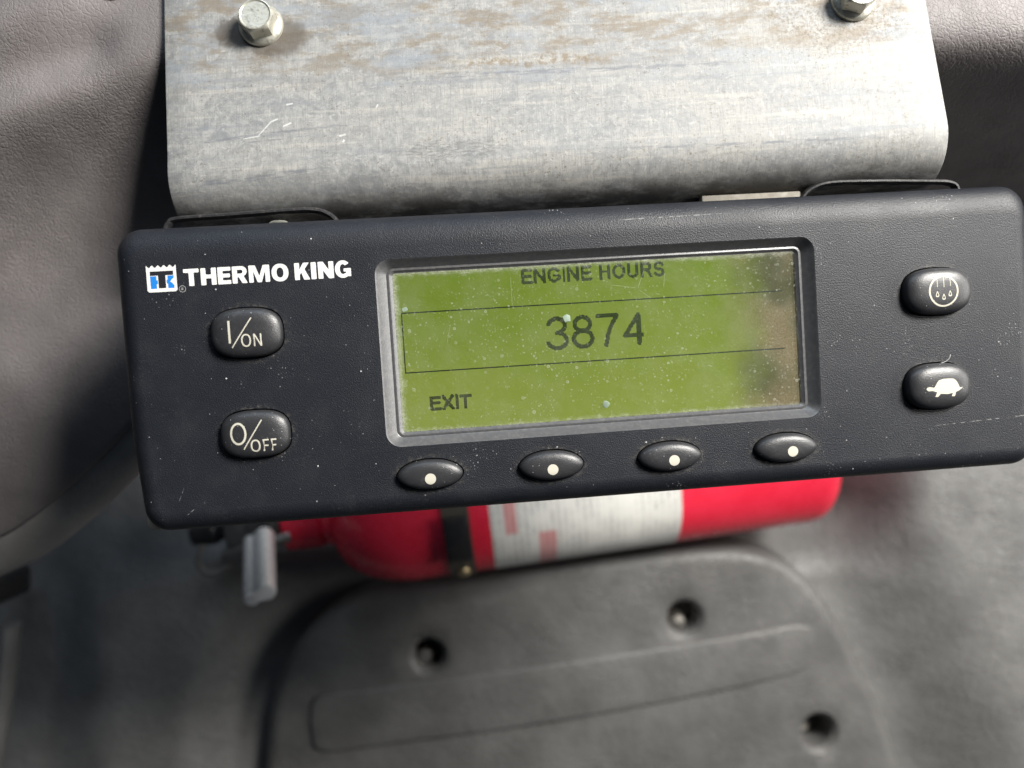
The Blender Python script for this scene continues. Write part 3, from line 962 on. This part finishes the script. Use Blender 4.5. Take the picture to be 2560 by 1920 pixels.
SG = {  # skeleton strokes: width, polylines in a unit-high box
    '3': (.52, [arcp(.26, .745, .21, .225, 165, -90), arcp(.26, .275, .24, .245, 90, -165)]),
    '8': (.54, [arcp(.27, .755, .20, .215, 0, 360, 20), arcp(.27, .285, .24, .255, 0, 360, 20)]),
    '7': (.52, [[(0.0, .97), (.50, .97), (.36, .70), (.25, .38), (.19, .03)]]),
    '4': (.54, [[(.40, .03), (.40, .95), (.03, .29), (.54, .29)]]),
    'E': (.50, [[(.50, .95), (.05, .95), (.05, .05), (.51, .05)], [(.05, .52), (.46, .52)]]),
    'N': (.58, [[(.05, .02), (.05, .96), (.53, .04), (.53, .98)]]),
    'G': (.66, [arcp(.34, .5, .30, .45, 42, 318, 18) + [(.60, .2), (.60, .46), (.36, .46)]]),
    'I': (.10, [[(.05, .02), (.05, .98)]]),
    'H': (.56, [[(.05, .02), (.05, .98)], [(.51, .02), (.51, .98)], [(.05, .53), (.51, .53)]]),
    'O': (.66, [arcp(.33, .5, .28, .45, 0, 360, 22)]),
    'U': (.56, [[(.05, .98), (.05, .33)] + arcp(.28, .33, .23, .28, 180, 360) + [(.51, .98)]]),
    'R': (.58, [[(.05, .02), (.05, .95), (.34, .95)] + arcp(.34, .725, .17, .225, 90, -90, 8) + [(.05, .50)], [(.36, .50), (.54, .02)]]),
    'S': (.54, [arcp(.27, .73, .21, .22, 20, 250, 12) + arcp(.27, .27, .23, .22, 80, -160, 12)]),
    'X': (.54, [[(.02, .02), (.52, .98)], [(.52, .02), (.02, .98)]]),
    'T': (.54, [[(.0, .95), (.54, .95)], [(.27, .95), (.27, .02)]]), ' ': (.20, []),
}


def lcd_text(txt, x0, x1, y0, y1, th, gap=.16, pitch=0.026):
    """display text as the lit dots of the dot matrix"""
    tot = sum(SG[c][0] for c in txt) + gap * (len(txt) - 1); h = y1 - y0; kx = (x1 - x0) / tot
    segs = []; cx = 0.0
    for c in txt:
        wd, lines = SG[c]
        for ln in lines:
            P = [(x0 + (cx + x) * kx, y0 + y * h) for x, y in ln]
            segs += list(zip(P[:-1], P[1:]))
        cx += wd + gap
    v_ = []; f_ = []; q = pitch * 0.46
    nx = int((x1 - x0 + 0.1) / pitch); ny = int((y1 - y0 + 0.1) / pitch)
    for i in range(nx):
        for j in range(ny):
            p = (x0 - 0.05 + (i + .5) * pitch, y0 - 0.05 + (j + .5) * pitch)
            if any(abs(p[0] - a[0]) < 0.5 and seg_dist(p, a, b) < th / 2 for a, b in segs):
                k = len(v_); v_ += rect(p[0] - q, p[1] - q, p[0] + q, p[1] + q); f_.append((k, k + 1, k + 2, k + 3))
    return v_, f_


for nm, args in (('heading_text', ('ENGINE HOURS', -1.20, 2.46, 1.715, 2.06, 0.074)), ('hours_reading', ('3874', -0.66, 1.86, 0.0, 0.80, 0.108, .13)), ('exit_text', ('EXIT', -3.71, -2.70, -1.325, -1.0, 0.082))):
    vs, fs = lcd_text(*args); flat_obj(nm, vs, fs, ZI, M['ink'], scr)
fvv = []; fff = []
for x0, y0, x1, y1 in ((-4.30, 1.128, 5.55, 1.158), (-4.30, -0.37, 5.55, -0.34), (-4.30, -0.34, -4.272, 1.128)):
    b = len(fvv); fvv += rect(x0, y0, x1, y1); fff.append((b, b + 1, b + 2, b + 3))
flat_obj('reading_frame', fvv, fff, ZI, M['ink'], scr)
random.seed(11)
for fx_, fy_, r_ in ((-0.152, 0.76, 0.12), (0.73, -1.47, 0.115), (-4.2, 1.23, 0.075)):
    k = 9; pts = [(fx_ + r_ * random.uniform(0.65, 1.1) * math.cos(2 * math.pi * i / k), fy_ + r_ * random.uniform(0.65, 1.1) * math.sin(2 * math.pi * i / k)) for i in range(k)]
    mb = MB(); mb.rings([[(x, y, -0.2945) for x, y in pts], [(fx_ + (x - fx_) * .85, fy_ + (y - fy_) * .85, -0.285) for x, y in pts]], True, True)
    mb.make('dirt_flake', M['flake'], cp)

# --- buttons
def btn_h(ox, oy, a, b, n, H):
    def z(x, y):
        r = ((abs(x - ox) / a) ** n + (abs(y - oy) / b) ** n) ** (1 / n)
        return H * math.sqrt(max(0.0, 1 - min(1, r) ** 3.6)) * 0.72 + H * 0.28
    return z


def button(ox, oy, a, b, n, H, ol=None):
    zf = btn_h(ox, oy, a, b, n, H)
    base = ol(ox, oy) if ol else superell(ox, oy, a, b, n, 56)
    rs = [[(x, y, -0.55) for x, y in base], [(x, y, 0.0) for x, y in base]]
    for s in (1.0, 0.985, 0.96, 0.925, 0.88, 0.82, 0.74, 0.64, 0.5, 0.34, 0.16, 0.03):
        zz = H * math.sqrt(max(0, 1 - s ** 3.6)) * 0.72 + H * 0.28
        rs.append([(ox + (x - ox) * s, oy + (y - oy) * s, zz) for x, y in base])
    mb = MB(); mb.rings(rs, True, True)
    return mb.make('button', M['rubber'], cp, angle=50), zf


def stroke(p, q, wd):
    p, q = Vector(p), Vector(q); d = (q - p).normalized(); nrm = Vector((-d.y, d.x)) * wd / 2
    return [tuple(p + nrm), tuple(q + nrm), tuple(q - nrm), tuple(p - nrm)]


def polys(*ps):                                     # quads cut into short strips so that they can follow a curved top
    v_ = []; f_ = []
    for p in ps:
        p = [Vector(q) for q in p]
        if (p[1] - p[0]).length < (p[3] - p[0]).length: p = [p[1], p[2], p[3], p[0]]
        k = max(1, int((p[1] - p[0]).length / 0.04)); b = len(v_)
        for i in range(k + 1):
            t = i / k; v_ += [tuple(p[0].lerp(p[1], t)), tuple(p[3].lerp(p[2], t))]
        f_ += [(b + 2 * i, b + 2 * i + 2, b + 2 * i + 3, b + 2 * i + 1) for i in range(k)]
    return v_, f_


def outlined(poly, holes=()):                       # letter outline -> fine triangles
    xs = [p[0] for p in poly]; ys = [p[1] for p in poly]; st = 0.035
    ex_ = [(min(xs) + i * st, min(ys) + j * st) for i in range(1, int((max(xs) - min(xs)) / st) + 1) for j in range(1, int((max(ys) - min(ys)) / st) + 1)]
    ex_ = [p for p in ex_ if inside(p, poly) and not any(inside(p, h) for h in holes)]
    return fill(poly, holes, ex_)


def round_poly(P, r, n=3):
    out = []
    for i in range(len(P)):
        a, b, c = Vector(P[i - 1]), Vector(P[i]), Vector(P[(i + 1) % len(P)])
        k = min(r, (a - b).length * .45, (c - b).length * .45)
        p = b + (a - b).normalized() * k; q = b + (c - b).normalized() * k
        if (b - a).normalized().dot((c - b).normalized()) > 0.9: out.append(tuple(b)); continue
        for j in range(n + 1):
            t = j / n; out.append(tuple(p * (1 - t) ** 2 + b * 2 * t * (1 - t) + q * t * t))
    return out


def letter(c, w, sv, sh):
    """outline (and holes) of a sans capital, unit height, width w, stem sv, bar sh"""
    H = []
    if c == 'T': P = [(0, 1), (0, 1 - sh), (w / 2 - sv / 2, 1 - sh), (w / 2 - sv / 2, 0), (w / 2 + sv / 2, 0), (w / 2 + sv / 2, 1 - sh), (w, 1 - sh), (w, 1)]
    elif c == 'I': P = [(0, 0), (w, 0), (w, 1), (0, 1)]
    elif c == 'H': P = [(0, 0), (sv, 0), (sv, .5 - sh / 2), (w - sv, .5 - sh / 2), (w - sv, 0), (w, 0), (w, 1), (w - sv, 1), (w - sv, .5 + sh / 2), (sv, .5 + sh / 2), (sv, 1), (0, 1)]
    elif c == 'E': P = [(0, 0), (w, 0), (w, sh), (sv, sh), (sv, .5 - sh / 2), (w * .93, .5 - sh / 2), (w * .93, .5 + sh / 2), (sv, .5 + sh / 2), (sv, 1 - sh), (w, 1 - sh), (w, 1), (0, 1)]
    elif c == 'F': P = [(0, 0), (sv, 0), (sv, .47 - sh / 2), (w * .9, .47 - sh / 2), (w * .9, .47 + sh / 2), (sv, .47 + sh / 2), (sv, 1 - sh), (w, 1 - sh), (w, 1), (0, 1)]
    elif c == 'N': P = [(0, 0), (sv, 0), (sv, 1 - 1.75 * sv), (w - sv * 1.05, 0), (w, 0), (w, 1), (w - sv, 1), (w - sv, 1.75 * sv), (sv * 1.05, 1), (0, 1)]
    elif c == 'K': P = [(0, 0), (sv, 0), (sv, .30), (sv + .10, .42), (w - sv * 1.25, 0), (w, 0), (sv + .30, .62), (w - .02, 1), (w - sv * 1.25, 1), (sv, .62), (sv, 1), (0, 1)]
    elif c == 'M': P = [(0, 0), (sv * .9, 0), (sv * .9, .66), (w / 2 - .12, 0), (w / 2 + .12, 0), (w - sv * .9, .66), (w - sv * .9, 0), (w, 0), (w, 1), (w - sv * 1.3, 1), (w / 2, .36), (sv * 1.3, 1), (0, 1)]
    elif c == 'R':
        P = [(0, 0), (sv, 0), (sv, .36), (w * .42, .36), (w - sv * 1.05, 0), (w, 0), (w * .74, .44)] + arcp(w * .62, .70, w * .36, .30, -60, 90, 8) + [(0, 1)]
        H = [[(sv, .57), (w * .58, .57)] + arcp(w * .58, .68, .10, .11, -90, 90, 6)[1:-1] + [(w * .58, .79), (sv, .79)]]
    elif c == 'O':
        P = superell(w / 2, .5, w / 2, .52, 2.2, 40); H = [superell(w / 2, .5, w / 2 - sv, .52 - sh, 2.2, 32)]
    elif c == 'G':
        P = arcp(w / 2, .5, w / 2, .52, 40, 305, 26) + [(w - .10, .06), (w, .06), (w, .54), (w * .54, .54), (w * .54, .54 - sh * .85), (w - sv, .54 - sh * .85), (w - sv, .26)] + arcp(w / 2, .5, w / 2 - sv, .52 - sh, 300, 45, 20)
    return P, H


def lettering(txt, spans, y0, y1, sv, sh, r=0.0):
    """each letter fitted to its own x-span (cm); stems sv, sh relative to the height"""
    out = []; h = y1 - y0
    for c, (a, b) in zip(txt, spans):
        P, H = letter(c, (b - a) / h, sv, sh)
        if r and c != 'O': P = round_poly(P, r)
        out.append(outlined([(a + x * h, y0 + y * h) for x, y in P], [[(a + x * h, y0 + y * h) for x, y in q] for q in H]))
    return merge(*out)


def ringpoly(cx, cy, rx, ry, wd, k=40, drop=0.0):
    v_ = []
    for s in (0, 1):
        for i in range(k):
            t = 2 * math.pi * i / k; a = rx - wd * s; b = ry - wd * s
            y = b * math.sin(t)
            x = a * math.cos(t)
            if drop: x *= (1 - drop * (math.sin(t) + 1) / 2) ; y = y * (1.35 if y > 0 else 1.0)
            v_.append((cx + x, cy + y))
    return v_, [(i, (i + 1) % k, k + (i + 1) % k, k + i) for i in range(k)]


def merge(*vf):
    v_ = []; f_ = []
    for vs, fs in vf:
        b = len(v_); v_ += vs; f_ += [tuple(b + i for i in f) for f in fs]
    return v_, f_


up = lambda zf: (lambda x, y: zf(x, y) + 0.004)
b1, z1 = button(*BTN[0], 0.30); tag(b1, 'power button marked I/ON')
vf = merge(polys(rect(-8.352, 0.634, -8.30, 1.168), stroke((-7.796, 1.216), (-8.286, 0.52), 0.028)), lettering('ON', [(-8.06, -7.83), (-7.775, -7.585)], 0.535, 0.83, 0.12, 0.11))
flat_obj('on_marking', *vf, up(z1), M['cream'], b1, 0)
b2, z2 = button(*BTN[1], 0.30); tag(b2, 'power button marked O/OFF')
vf = merge(ringpoly(-8.30, -1.535, 0.195, 0.27, 0.05), polys(stroke((-7.736, -1.232), (-8.196, -1.917), 0.028)), lettering('OFF', [(-8.03, -7.80), (-7.745, -7.60), (-7.555, -7.425)], -1.985, -1.70, 0.13, 0.12))
flat_obj('off_marking', *vf, up(z2), M['cream'], b2, 0)
b3, z3 = button(*BTN[2], 0.36); tag(b3, 'button with defrost drops symbol in a ring')
vf = merge(ringpoly(9.447, 0.848, 0.395, 0.40, 0.045, 56), polys(rect(9.272, 0.95, 9.288, 1.17), rect(9.446, 0.94, 9.464, 1.22), rect(9.62, 0.97, 9.636, 1.18)),
           ringpoly(9.275, 0.765, 0.066, 0.066, 0.030, 20, 0.75), ringpoly(9.445, 0.69, 0.066, 0.066, 0.030, 20, 0.75), ringpoly(9.615, 0.767, 0.066, 0.066, 0.030, 20, 0.75))
flat_obj('defrost_symbol', *vf, up(z3), M['cream'], b3, 0)
b4, z4 = button(*BTN[3], 0.36); tag(b4, 'button with tortoise symbol')
tur = [(8.885, -1.62), (8.91, -1.585), (8.974, -1.572), (9.03, -1.585), (9.081, -1.60), (9.13, -1.54), (9.17, -1.465), (9.226, -1.411), (9.336, -1.385), (9.47, -1.384), (9.608, -1.395), (9.67, -1.435), (9.714, -1.496), (9.75, -1.57), (9.776, -1.636), (9.873, -1.620), (9.82, -1.665), (9.74, -1.712), (9.662, -1.741),
       (9.655, -1.80), (9.63, -1.85), (9.549, -1.842), (9.579, -1.761), (9.428, -1.782), (9.252, -1.76), (9.22, -1.80), (9.18, -1.838), (9.107, -1.833), (9.158, -1.719), (9.051, -1.680), (8.942, -1.680), (8.90, -1.655)]
tv, tf = fill(tur, [], [(x / 20, y / 20) for x in range(176, 198) for y in range(-36, -27) if inside((x / 20, y / 20), inset(tur, 0.03))])
flat_obj('tortoise_symbol', tv, tf, up(z4), M['cream'], b4, 0)
for (kx, ky), dx in zip(KEY, (0.0, 0.0, 0.05, 0.09)):
    bb, zz = button(kx, ky, 0.81, 0.365, 2.0, 0.26, key_outline)
    disc = superell(kx + dx + 0.01, ky - 0.085, 0.135, 0.135, 2, 28)
    dv, df_ = fill(disc, [], [(kx + dx + 0.01 + i * 0.05, ky - 0.085 + j * 0.05) for i in (-1, 0, 1) for j in (-1, 0, 1)])
    flat_obj('white_dot', dv, df_, lambda x, y, zz=zz: zz(x, y) + 0.006, M['cream'], bb, 1)

# --- brand lettering and emblem
SP = [(470, 622), (638, 790), (803, 932), (945, 1093), (1108, 1314), (1333, 1500), (1560, 1712), (1724, 1776), (1794, 1950), (1962, 2122)]
vs, fs = lettering('THERMOKING', [(-9.37 + (a - 470) / 1650 * 3.96, -9.37 + (b - 470) / 1650 * 3.96) for a, b in SP], 2.072, 2.482, 0.29, 0.225, 0.05)
flat_obj('brand_lettering', vs, fs, 0.004, M['white'], cp)
ex0, ex1, ey0, ey1 = -10.225, -9.53, 1.97, 2.605
E_ = lambda a, b: (ex0 + (ex1 - ex0) * a, ey0 + (ey1 - ey0) * b)
pl = [E_(0.06, 0), E_(0.94, 0), E_(1, 0.06), E_(1, 1.0)]
for k in range(0, 31):
    t = k / 30; pl.append(E_(1 - 0.0 - t * 1.0 if 0 < k < 30 else 1 - t, 0.955 + 0.045 * math.cos(t * math.pi * 2 * 5.0)))
pl += [E_(0, 0.06)]
ev, ef = fill(pl, [])
em = flat_obj('emblem', ev, ef, 0.004, M['white'], cp)
Tp = [E_(.12, .78), E_(.12, .62), E_(.385, .62), E_(.385, .14), E_(.63, .14), E_(.63, .62), E_(.90, .62), E_(.90, .78)]
flat_obj('emblem_letter', Tp, [tuple(range(8))], 0.006, M['black'], em)
Lp = [E_(.12, .60), E_(.325, .60), E_(.325, .44), E_(.365, .44), E_(.365, .30), E_(.325, .30), E_(.325, .13), E_(.12, .13)]
Rp = [E_(.70, .60), E_(.905, .60), E_(.905, .52), E_(.84, .46), E_(.775, .37), E_(.84, .33), E_(.905, .24), E_(.905, .13), E_(.70, .13), E_(.70, .30), E_(.665, .32), E_(.665, .44), E_(.70, .46)]
for p in (Lp, Rp):
    v_, f_ = fill(p, []); flat_obj('emblem_field', v_, f_, 0.006, M['blue'], em)
vf = merge(ringpoly(-9.415, 2.015, 0.082, 0.082, 0.012, 28), lettering('R', [(-9.437, -9.393)], 1.985, 2.045, 0.2, 0.18))
flat_obj('registered_mark', *vf, 0.004, M['faint'], cp)

# --- wire mounting clips on the panel's back, screws, spacer tab, pale corner of the back plate
def clip(pts, scr, nm='wire_clip'):
    pts = [(-1.6 + (x + 1.6) * 0.983, -0.95 + (y + 0.9) * 0.983, z + 0.35) for x, y, z in pts]
    mb = MB(); mb.tube(catmull(pts, 6), 0.075, 10, 2.0); o = mb.make(nm, M['clip'], cp)
    mb = MB(); mb.lathe([(0, 0.36), (0.06, 0.36), (0.08, 0.3), (0.18, 0.3), (0.26, 0.2), (0.28, 0.04)], 'y', 24)
    mb.make('clip_screw', M['bolt'], o, Matrix.Translation(Vector(scr) * CM))


clip([(-10.12, 3.0, -1.2), (-10.13, 3.6, -1.2), (-10.04, 3.86, -1.2), (-9.8, 3.97, -1.2), (-8.6, 4.0, -1.2), (-7.2, 4.04, -1.2), (-6.5, 4.05, -1.25), (-6.1, 3.95, -1.3), (-5.85, 3.7, -1.35), (-5.7, 3.2, -1.4)], (-7.35, 3.52, -1.5))
clip([(6.4, 3.3, -1.4), (6.62, 3.75, -1.35), (6.9, 3.98, -1.3), (7.4, 4.09, -1.25), (8.6, 4.06, -1.2), (10.2, 3.98, -1.2), (10.7, 3.93, -1.2), (10.92, 3.78, -1.2), (10.98, 3.3, -1.2)], (7.9, 3.46, -1.5))
mb = MB(); mb.box(3.75, 6.45, 2.8, 3.80, -1.25, -0.95); mb.make('spacer_tab', M['beige'], cp, bevel=0.04)
mb = MB(); mb.rings([[(x, y, z) for x, y in rrect(-10.93, -9.4, -3.86, -2.4, 0.2, 5)] for z in (-0.95, -0.75, -0.62)], True, True)
mb.make('back_plate_corner', M['tan'], cp, bevel=0.03)
mb = MB(); mb.tube(catmull([(9.5, -1.0, 0.02), (9.62, -0.96, 0.06), (9.70, -0.88, 0.1), (9.73, -0.78, 0.1)], 5), 0.007, 5); mb.make('lint_fibre', M['fibre'], cp)
